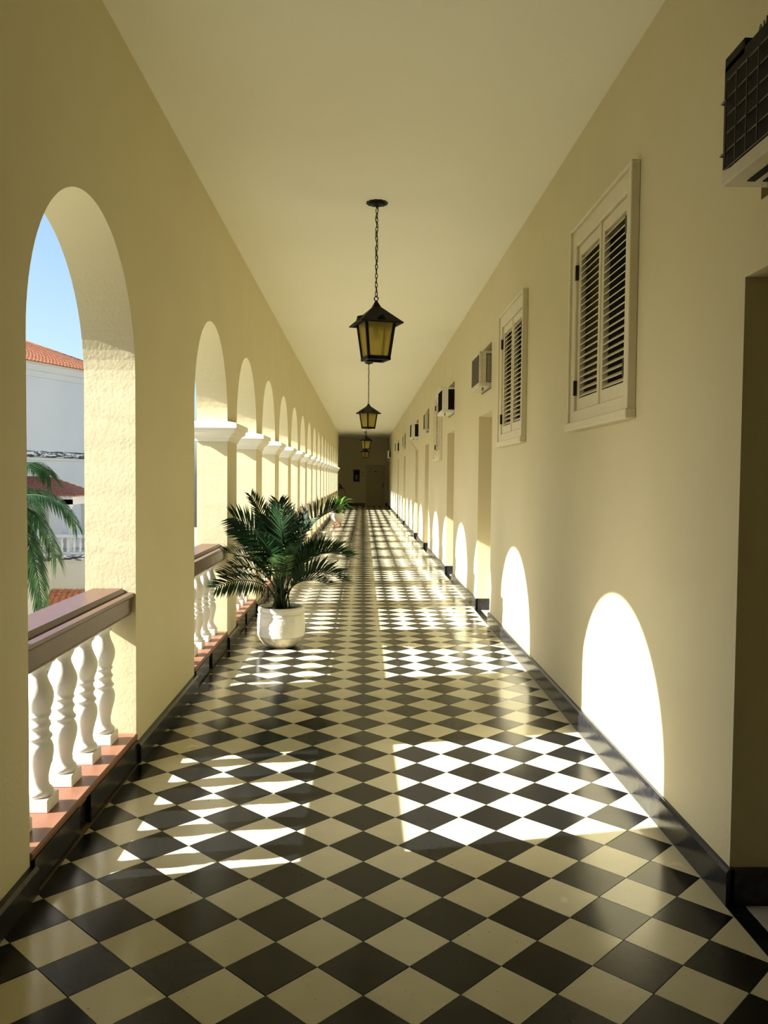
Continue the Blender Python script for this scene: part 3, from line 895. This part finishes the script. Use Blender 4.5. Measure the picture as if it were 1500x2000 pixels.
def areca():
    cx, cy = -0.715, 7.40
    t = thing('potted_palm', 'large leafy palm in a white pot, standing on the chequered floor by the arches', 'potted plant', (cx, cy, 0))
    # pot: rounded belly, two rolled bands near the rim, worn lower part
    pr = [(0.120, 0.0), (0.140, 0.012), (0.168, 0.038), (0.190, 0.068), (0.203, 0.095), (0.209, 0.102), (0.2115, 0.135), (0.213, 0.180), (0.212, 0.225), (0.209, 0.262), (0.206, 0.276), (0.209, 0.283), (0.209, 0.290), (0.200, 0.298), (0.198, 0.305), (0.204, 0.312), (0.206, 0.330), (0.203, 0.350), (0.197, 0.357), (0.186, 0.357), (0.182, 0.350), (0.180, 0.32)]
    MB().lathe(pr[5:], 48, caps=False).build('pot', 'pot', t)
    MB().lathe(pr[:6], 48).build('worn_foot', 'pot_worn', t)
    MB().lathe([(0.181, 0.325), (0.10, 0.335), (0.02, 0.338)], 28).build('soil', 'soil', t)
    K = 0.004519
    def W(px, py, dy=0.0):       # photo position on the plant's own plane -> local metres
        s = (7.40 + dy) / 7.39
        z = 1.4975 - (py - 928.8 + (px - 548) * 0.0) * K * s
        x = (px - 708.9) * K * s + 0.0
        return Vector((x - cx, dy, z))
    rnd = random.Random(5)
    S = Vector((0, 0, 0.33))
    def base():
        a = rnd.uniform(0, 2 * math.pi); r = rnd.uniform(0.01, 0.085)
        return Vector((r * math.cos(a), r * math.sin(a), 0.32))
    F = [  # (control 1, control 2, tip), leaflet length, roll, fold, colour, leaflets
        ((548, 1110, .05), (528, 1018, .08), (491, 966, .10), .14, 0.7, .35, 'palm', 26),
        ((545, 1110, -.05), (520, 1035, -.12), (458, 1008, -.22), .21, 1.2, .1, 'palm', 28),
        ((545, 1120, .0), (505, 1050, -.05), (462, 1032, -.12), .19, 1.0, .2, 'palm', 26),
        ((540, 1120, -.08), (505, 1085, -.25), (440, 1076, -.42), .14, 0.5, .45, 'palm', 32),
        ((540, 1130, .06), (508, 1098, -.05), (458, 1104, -.20), .15, 0.5, .5, 'palm', 30),
        ((535, 1130, -.10), (490, 1105, -.30), (436, 1122, -.50), .14, 0.5, .45, 'palm', 30),
        ((540, 1140, -.08), (490, 1112, -.34), (424, 1146, -.60), .15, 0.9, -.1, 'palm', 24),
        ((553, 1110, -.12), (562, 1045, -.20), (540, 986, -.22), .22, 0.1, .1, 'palm', 30),
        ((551, 1105, .10), (552, 1010, .16), (545, 978, .20), .17, 0.2, .2, 'palm', 24),
        ((552, 1110, .0), (575, 1050, -.05), (602, 1014, -.06), .19, -0.9, .2, 'palm', 26),
        ((556, 1110, .04), (592, 1008, .05), (656, 992, .02), .22, 0.45, .60, 'palm', 40),
        ((556, 1120, -.06), (600, 1052, -.12), (682, 1084, -.18), .20, 0.45, .55, 'palm', 40),
        ((556, 1125, .08), (600, 1065, .12), (640, 1064, .20), .15, -0.2, .7, 'palm', 26),
        ((556, 1140, -.05), (605, 1085, -.10), (672, 1132, -.14), .19, 0.4, .6, 'palm', 38),
        ((558, 1145, .04), (590, 1112, .06), (644, 1140, .06), .15, 0.35, .6, 'palm', 30),
        ((548, 1120, -.10), (530, 1060, -.24), (505, 1040, -.34), .18, 0.3, .2, 'palm', 26),
        ((552, 1120, -.10), (570, 1070, -.26), (585, 1060, -.38), .16, -0.3, .2, 'palm', 24),
        ((549, 1125, -.08), (548, 1085, -.22), (556, 1085, -.36), .13, 0.0, .1, 'palm_sunlit', 20),
        ((546, 1130, -.06), (525, 1085, -.16), (492, 1082, -.24), .12, 0.7, .3, 'palm_sunlit', 18),
        ((550, 1110, .10), (560, 1040, .26), (580, 1010, .34), .18, 0.1, .2, 'palm', 22),
        ((546, 1110, .10), (530, 1040, .24), (512, 1015, .34), .18, -0.1, .2, 'palm', 22),
        ((552, 1115, .0), (565, 1030, .02), (572, 996, .02), .18, 0.4, .2, 'palm', 24),
        ((550, 1118, -.02), (540, 1030, -.08), (520, 1004, -.10), .18, 1.2, .1, 'palm', 24),
        ((553, 1125, -.06), (588, 1085, -.14), (620, 1080, -.20), .14, 0.2, .7, 'palm', 22),
    ]
    for c1, c2, tip, L, roll, vee, m, n in F:
        b = base()
        P = [b, W(*c1), W(*c2), W(*tip)]
        frond_obj(frond(P, int(n * 1.05), L * 1.2, 0.0200 if abs(tip[0] - 548) > 80 else 0.0175, roll, start=0.40, droop=0.10, fwd=0.45, vee=vee, stem=0.0062, rnd=rnd), m, t)
    for k in range(9):                    # bare canes at the base
        b = base(); a = rnd.uniform(0, 6.28); l = rnd.uniform(0.12, 0.26)
        q = b + Vector((0.05 * math.cos(a), 0.05 * math.sin(a), l))
        MB().tube([b, (b + q) / 2 + Vector((0, 0, 0.01)), q], [0.009, 0.0075, 0.005], 6).build('cane', 'stem', t)
areca()

def strap_leaf(ang, reach, height, width, droop, rnd):
    mb = MB(); n = 9
    d = Vector((math.cos(ang), math.sin(ang), 0)); s = Vector((-d.y, d.x, 0))
    P = [Vector((0, 0, 0)) + d * 0.02, d * reach * 0.25 + Vector((0, 0, height * 0.75)), d * reach * 0.65 + Vector((0, 0, height * 1.15)), d * reach + Vector((0, 0, height - droop))]
    tw = rnd.uniform(-0.5, 0.5)
    rows = []
    for i in range(n + 1):
        t = i / n; p = bez(P, t); w = width * (0.45 + 1.4 * t) * (1 - t) ** 0.55 * 0.9 if t < 1 else 0
        ss = (s * math.cos(tw * t) + Vector((0, 0, 1)) * math.sin(tw * t))
        rows.append((p - ss * w + Vector((0, 0, w * 0.3)), p, p + ss * w + Vector((0, 0, w * 0.3))))
    for a, b in zip(rows, rows[1:]):
        mb.face([a[0], a[1], b[1], b[0]], True); mb.face([a[1], a[2], b[2], b[1]], True)
    return mb
def pot_bush():
    cx, cy = -0.775, 25.72
    t = thing('potted_bush', 'bright green strap-leaved plant in a white pot on a terracotta stand', 'potted plant', (cx, cy, 0.10))
    MB().lathe([(0.085, 0), (0.11, 0.012), (0.155, 0.06), (0.190, 0.12), (0.205, 0.19), (0.207, 0.26), (0.205, 0.300), (0.195, 0.306), (0.185, 0.300), (0.18, 0.27)], 36).build('pot', 'pot_pale', t)
    MB().lathe([(0.182, 0.275), (0.05, 0.285)], 20).build('soil', 'soil', t)
    rnd = random.Random(9)
    for k in range(34):
        a = k * 2.399 + rnd.uniform(-.2, .2); u = k / 34
        near_wall = 0.5 if math.cos(a) < -0.35 else 1.0
        mb = strap_leaf(a, near_wall * rnd.uniform(0.42, 0.72) * (0.65 + 0.5 * u), rnd.uniform(0.38, 0.56) * (1.15 - 0.5 * u), rnd.uniform(0.030, 0.046), rnd.uniform(0.0, 0.22) * (0.4 + u), rnd)
        o = mb.build('leaf', 'strap' if k % 4 else 'palm', t); o.location = (0, 0, 0.27)
    s = thing('plant_stand', 'low terracotta stand on four feet under the second white pot', 'plant stand', (cx, cy, 0))
    MB().lathe([(0.12, 0.070), (0.155, 0.074), (0.160, 0.085), (0.155, 0.098), (0.10, 0.0985)], 28).build('top_ring', 'stool', s)
    for k in range(4):
        a = math.pi / 4 + k * math.pi / 2
        MB().tube([(0.125 * math.cos(a), 0.125 * math.sin(a), 0.075), (0.140 * math.cos(a), 0.140 * math.sin(a), 0.04), (0.145 * math.cos(a), 0.145 * math.sin(a), 0.0)], [0.022, 0.017, 0.02], 8).build('leg', 'stool', s)
pot_bush()
b = thing('planter_bowl', 'low empty white planter bowl on the floor before the potted bush', 'planter', (-0.945, 21.15, 0))
MB().lathe([(0.085, 0), (0.10, 0.008), (0.120, 0.05), (0.145, 0.11), (0.150, 0.135), (0.146, 0.142), (0.136, 0.14), (0.128, 0.115)], 32).build('bowl', 'pot', b)
MB().lathe([(0.130, 0.118), (0.03, 0.122)], 20).build('soil', 'soil', b)

def far_palm():
    t = thing('potted_palm', 'dark drooping palm peeking from the side passage before the end wall', 'potted plant', (-1.62, 42.2, 0))
    MB().lathe([(0.13, 0), (0.15, 0.01), (0.19, 0.12), (0.21, 0.28), (0.215, 0.33), (0.20, 0.34), (0.19, 0.31)], 28).build('pot', 'pot', t)
    MB().lathe([(0.192, 0.315), (0.05, 0.325)], 18).build('soil', 'soil', t)
    rnd = random.Random(21)
    for k, (dx, dy, top, end) in enumerate([(0.78, -0.15, 1.28, 0.62), (0.52, 0.1, 1.30, 1.0), (0.40, -0.35, 1.15, 0.95), (-0.4, 0.4, 1.5, 1.2), (-0.6, -0.2, 1.4, 0.9), (0.05, 0.6, 1.4, 1.1), (-0.1, -0.5, 1.5, 1.1)]):
        P = [Vector((0, 0, 0.32)), Vector((dx * 0.15, dy * 0.15, top * 0.75)), Vector((dx * 0.75, dy * 0.7, top + 0.12)), Vector((dx, dy, end))]
        frond_obj(frond(P, 24, 0.20, 0.030, 0.3, 0.40, 0.45, 0.6, 0.1, 0.010, rnd), 'palm', t)
far_palm()

# ------------------------------------------------------------------ things on the end wall
t = thing('hose_cabinet', 'dark red wall cabinet with a glazed door on the end wall', 'cabinet', (-0.345, Y1 - 0.12, 1.28))
MB().box(-0.18, 0.18, 0, 0.118, 0, 0.66).build('body', 'red_box', t)
d = MB().box(-0.18, -0.13, -0.02, -0.001, 0, 0.66).box(0.13, 0.18, -0.02, -0.001, 0, 0.66).box(-0.13, 0.13, -0.02, -0.001, 0, 0.05).box(-0.13, 0.13, -0.02, -0.001, 0.61, 0.66).build('door', 'red_box', t)
MB().box(-0.13, 0.13, -0.010, -0.005, 0.05, 0.61).build('pane', 'coil', d)
MB().box(-0.06, 0.06, -0.014, -0.0105, 0.15, 0.19).box(-0.06, 0.06, -0.014, -0.0105, 0.25, 0.29).box(-0.06, 0.06, -0.014, -0.0105, 0.33, 0.36).build('print', 'paper', d)
tag(MB().box(-0.09, 0.05, Y1 - 0.012, Y1, 1.72, 1.84).build('wall_sign', 'door'), 'small pale upper notice beside the door on the end wall', 'sign')
tag(MB().box(-0.09, 0.05, Y1 - 0.012, Y1, 1.58, 1.68).build('wall_sign', 'door'), 'small pale lower notice beside the door on the end wall', 'sign')
tag(MB().box(XR - 0.008, XR, 28.0, 28.12, 1.78, 1.92).build('room_plate', 'paper'), 'tiny pale room plate high on the far right wall', 'sign')

# ------------------------------------------------------------------ outside: courtyard buildings
GZ = -7.0
struct(MB().face([(-120, -60, GZ), (60, -60, GZ), (60, 140, GZ), (-120, 140, GZ)]).build('ground', 'ground'), 'pale paved courtyard')

def roof_slope(mb, A, B, C, D, pitch=0.22, row=0.36, amp=0.045):
    """barrel-tiled slope: A-B eave, D-C top (A below D); waves along the eave, steps up the slope"""
    A, B, C, D = map(Vector, (A, B, C, D))
    nrm = (B - A).cross(D - A).normalized()
    if nrm.z < 0: nrm = -nrm
    nu = max(2, int((B - A).length / pitch)) * 4
    nv = max(1, int(((D - A).length + (C - B).length) / 2 / row))
    for v in range(nv):
        rows = []
        for vv, lift in ((v / nv, 0.035), ((v + 1) / nv, 0.0)):
            r = []
            for u in range(nu + 1):
                t = u / nu
                p = (A.lerp(B, t)).lerp(D.lerp(C, t), vv)
                ph = abs(math.sin(math.pi * u / 4))
                r.append(p + nrm * (amp * ph + lift))
            rows.append(r)
        i = len(mb.v)
        mb.v += [tuple(p) for p in rows[0] + rows[1]]
        for u in range(nu):
            mb.f.append((i + u, i + u + 1, i + nu + 1 + u + 1, i + nu + 1 + u)); mb.sm.append(False)
        low = [p - nrm * (0.035 if v else 0.06) for p in rows[0]]
        k = len(mb.v); mb.v += [tuple(p) for p in low]
        for u in range(nu):
            mb.f.append((k + u, k + u + 1, i + u + 1, i + u)); mb.sm.append(False)

def main_building():
    ang = math.radians(22)
    t = thing('white_building', 'tall white building with orange tiled hip roof across the courtyard', 'building', (-16.85, 46.2, GZ), -ang)
    # local: +y runs along the facade away from the viewer, facade plane x=0 facing +x
    s0, s1, dp, he = -30.0, 5.3, 10.0, 7.4 - GZ
    MB().box(-dp, 0, s0, s1, 0, he - 0.05).build('wall', 'wall_white', t)
    lz = 2.58 - GZ
    MB().prism([(-0.02, lz - 0.16), (0.10, lz - 0.12), (0.16, lz - 0.04), (0.17, lz + 0.10), (-0.02, lz + 0.20)], 'y', s0, s1 + 0.1).build('ledge', 'ledge', t)
    MB().prism([(-0.02, lz - 0.34), (0.06, lz - 0.30), (0.06, lz - 0.17), (-0.02, lz - 0.17)], 'y', s0, s1 + 0.05).build('ledge_moulding', 'wall_white', t)
    MB().prism([(-0.02, he - 0.75), (0.05, he - 0.72), (0.06, he - 0.45), (0.16, he - 0.38), (0.20, he - 0.10), (0.34, he - 0.02), (0.34, he + 0.04), (-0.02, he + 0.04)], 'y', s0, s1 + 0.34).build('cornice', 'wall_white', t)
    e = 0.48; zr = he + 2.35
    A, B, Cc, D = (e, s0 - e, he), (e, s1 + e, he), (-dp - e, s1 + e, he), (-dp - e, s0 - e, he)
    R1, R0 = (-dp / 2, s1 - dp / 2, zr), (-dp / 2, s0 + dp / 2, zr)
    r = MB(); roof_slope(r, A, B, R1, R0, 0.26, 0.42, 0.05); tag(r.build('roof_tiles', 'roof', t), kind='stuff')
    r = MB(); r.face([B, Cc, R1]); r.face([Cc, D, R0, R1]); r.face([D, A, R0]); r.face([A, B, Cc, D]); r.build('roof_back', 'roof', t)
    MB().tube([B, R1], 0.11, 6).tube([R1, R0], 0.11, 6).build('ridge', 'roof_dark', t)
    for k in range(8):
        y = -26 + 3.2 * k
        for zz in (1.2, 4.9):
            w = MB().box(0.0, 0.06, y, y + 1.1, zz, zz + 1.9).build('window', 'wall_cream', t)
            MB().box(0.061, 0.07, y + 0.1, y + 1.0, zz + 0.1, zz + 1.8).build('pane', 'coil', w)
main_building()

def small_baluster_mesh():
    return MB().lathe([(0.085, 0), (0.085, 0.06), (0.045, 0.10), (0.085, 0.28), (0.075, 0.36), (0.05, 0.48), (0.07, 0.56), (0.08, 0.62)], 10).mesh('baluster', 'wall_white')
def terrace():
    fz = -2.05
    t = thing('terrace', 'white terrace with stained balustrade below the pavilion roof', 'terrace', (0, 0, GZ))
    g = -GZ
    MB().box(-19.6, -13.75, 28, 37.3, 0, fz + g).box(-18.3, -9.0, 37.3, 41.6, 0, fz + g).build('wall', 'wall_cream', t)
    MB().box(-13.77, -13.66, 28, 37.2, fz + g - 0.22, fz + g + 0.02).box(-13.75, -9.0, 37.18, 37.3, fz + g - 0.22, fz + g + 0.02).build('ledge', 'ledge', t)
    z0, z1 = fz + g + 0.02, fz + g + 0.14
    MB().box(-14.05, -13.76, 28, 37.32, z0, z1).box(-14.05, -9.0, 37.32, 37.6, z0, z1).build('plinth', 'wall_white', t)
    MB().bbox(-14.06, -13.74, 28, 37.3, z1 + 0.62, z1 + 0.78, 0.02).bbox(-14.06, -9.0, 37.3, 37.62, z1 + 0.62, z1 + 0.78, 0.02).build('top_rail', 'wall_white', t)
    bm_ = small_baluster_mesh()
    posts = [(-13.9, 37.46)] + [(-13.9, 37.46 - 2.6 * k) for k in range(1, 4)] + [(-13.9 + 2.4 * k, 37.46) for k in range(1, 3)]
    for x, y in posts:
        MB().bbox(x - 0.19, x + 0.19, y - 0.19, y + 0.19, z0, z1 + 0.80, 0.02).build('post', 'ledge' if y > 37 and x < -13 else 'wall_white', t)
    for k in range(1, 32):
        y = 37.46 - 0.27 * k
        if min(abs(y - p[1]) for p in posts if p[0] < -13) > 0.2: obj('baluster', bm_, t, (-13.9, y, z1))
    for k in range(1, 18):
        x = -13.9 + 0.27 * k
        if min(abs(x - p[0]) for p in posts if p[1] > 37) > 0.2: obj('baluster', bm_, t, (x, 37.46, z1))
    # pointed finial on a post
    fx, fy = -13.9, 37.46 - 2.6
    MB().lathe([(0.17, z1 + 0.80), (0.17, z1 + 0.86), (0.10, z1 + 0.90), (0.13, z1 + 1.0), (0.02, z1 + 1.65)], 8, (fx, fy, 0), smooth=False).build('finial', 'wall_white', t)
    # low tiled lean-to roof against the terrace wall
    l = thing('tiled_lean_to', 'low bright orange clay-tiled roof below the terrace wall', 'roof', (0, 0, GZ))
    r = MB(); roof_slope(r, (-13.74, 36.15, -4.27 + g), (-8.5, 36.15, -4.27 + g), (-8.5, 37.29, -3.58 + g), (-13.74, 37.29, -3.58 + g), 0.24, 0.20, 0.05)
    tag(r.build('roof_tiles', 'roof', l), kind='stuff')
    MB().box(-13.74, -8.5, 36.35, 37.29, 0, -4.35 + g).build('wall', 'wall_white', l)
    MB().prism([(36.12, -4.36 + g), (36.12, -4.30 + g), (37.29, -3.61 + g), (37.29, -4.36 + g)], 'x', -13.74, -8.5).build('roof_deck', 'roof_dark', l)
terrace()
def pavilion():
    fz = -2.05 - GZ
    t = thing('pavilion', 'small pavilion with square pillars and red tile roof in painted shade on the terrace', 'pavilion', (0, 0, GZ))
    x0, x1, y0, y1 = -17.4, -13.25, 38.2, 41.2
    for x in (x0 + 0.2, (x0 + x1) / 2, x1 - 0.2):
        for y in (y0 + 0.2, y1 - 0.2):
            p = MB().bbox(x - 0.17, x + 0.17, y - 0.17, y + 0.17, fz, fz + 2.2, 0.015).build('pillar', 'wall_white', t)
            MB().bbox(x - 0.22, x + 0.22, y - 0.22, y + 0.22, fz + 2.08, fz + 2.22, 0.02).build('capital', 'wall_white', p)
    MB().box(x1 - 0.26, x1 - 0.14, y0 + 0.01, y0 + 0.03, fz + 1.72, fz + 1.83).build('plaque', 'coil', t)
    MB().box(x0, x1, y0, y0 + 0.4, fz + 2.2, fz + 2.45).box(x0, x1, y1 - 0.4, y1, fz + 2.2, fz + 2.45).box(x0, x0 + 0.4, y0, y1, fz + 2.2, fz + 2.45).box(x1 - 0.4, x1, y0, y1, fz + 2.2, fz + 2.45).build('entablature', 'wall_white', t)
    MB().box(x0 - 0.12, x1 + 0.12, y0 - 0.12, y1 + 0.12, fz + 2.45, fz + 2.52).box(x0 - 0.2, x1 + 0.2, y0 - 0.2, y1 + 0.2, fz + 2.52, fz + 2.60).build('cornice', 'wall_white', t)
    e = 0.35; z = fz + 2.60; zr = z + 0.85
    A, B, C_, D = (x0 - e, y0 - e, z), (x1 + e, y0 - e, z), (x1 + e, y1 + e, z), (x0 - e, y1 + e, z)
    m = (y0 + y1) / 2; R0, R1 = (x0 + 1.5, m, zr), (x1 - 1.5, m, zr)
    r = MB(); roof_slope(r, A, B, R1, R0, 0.22, 0.33, 0.04); roof_slope(r, B, C_, R1, R1, 0.22, 0.33, 0.04); roof_slope(r, C_, D, R0, R1, 0.22, 0.33, 0.04); roof_slope(r, D, A, R0, R0, 0.22, 0.33, 0.04)
    tag(r.build('roof_tiles', 'roof_dark', t), kind='stuff')
    MB().face([A, B, C_, D]).build('roof_underside', 'roof_dark', t)
pavilion()

def coconut():
    bx, by, bz = -5.65, 13.2, 1.0
    t = thing('palm_tree', 'green feathery palm tree seen through the near arch', 'tree', (bx, by, GZ))
    hz = bz - GZ
    rnd = random.Random(31)
    pts = [(0.35 * math.sin(i / 14 * 1.6), 0, hz * i / 14) for i in range(15)]
    off = Vector((pts[-1][0], 0, 0))
    MB().tube([(p[0] - off.x, p[1], p[2]) for p in pts], [0.17 - 0.006 * i for i in range(15)], 10).build('trunk', 'bark', t)
    D = [(2.0, -14, 0.35, -0.10), (1.75, -22, 0.10, -0.75), (1.7, -35, -0.15, -1.45), (1.9, 40, 0.5, -0.3), (1.9, 85, 0.6, -0.4), (1.9, 130, 0.5, -0.5), (1.9, 175, 0.5, -0.6), (1.9, 215, 0.4, -0.6), (1.8, 262, 0.5, -0.5), (1.8, 300, 0.5, -0.6), (1.5, 60, 1.1, 0.5), (1.5, 190, 1.1, 0.5), (1.7, 325, -0.2, -1.5), (1.6, 150, -0.1, -1.3), (1.6, 250, -0.1, -1.3)]
    for L, az, up, tipz in D:
        a = math.radians(az); d = Vector((math.cos(a), math.sin(a), 0))
        L *= 0.62
        P = [Vector((0, 0, hz)), Vector((0, 0, hz)) + d * L * 0.3 + Vector((0, 0, up * 0.8)), Vector((0, 0, hz)) + d * L * 0.75 + Vector((0, 0, up * 0.7)), Vector((0, 0, hz)) + d * L + Vector((0, 0, tipz))]
        frond_obj(frond(P, 46, 0.40, 0.030, 0.15, 0.12, 0.55, 0.55, 0.0, 0.018, rnd, 0.5), 'coco', t)
coconut()
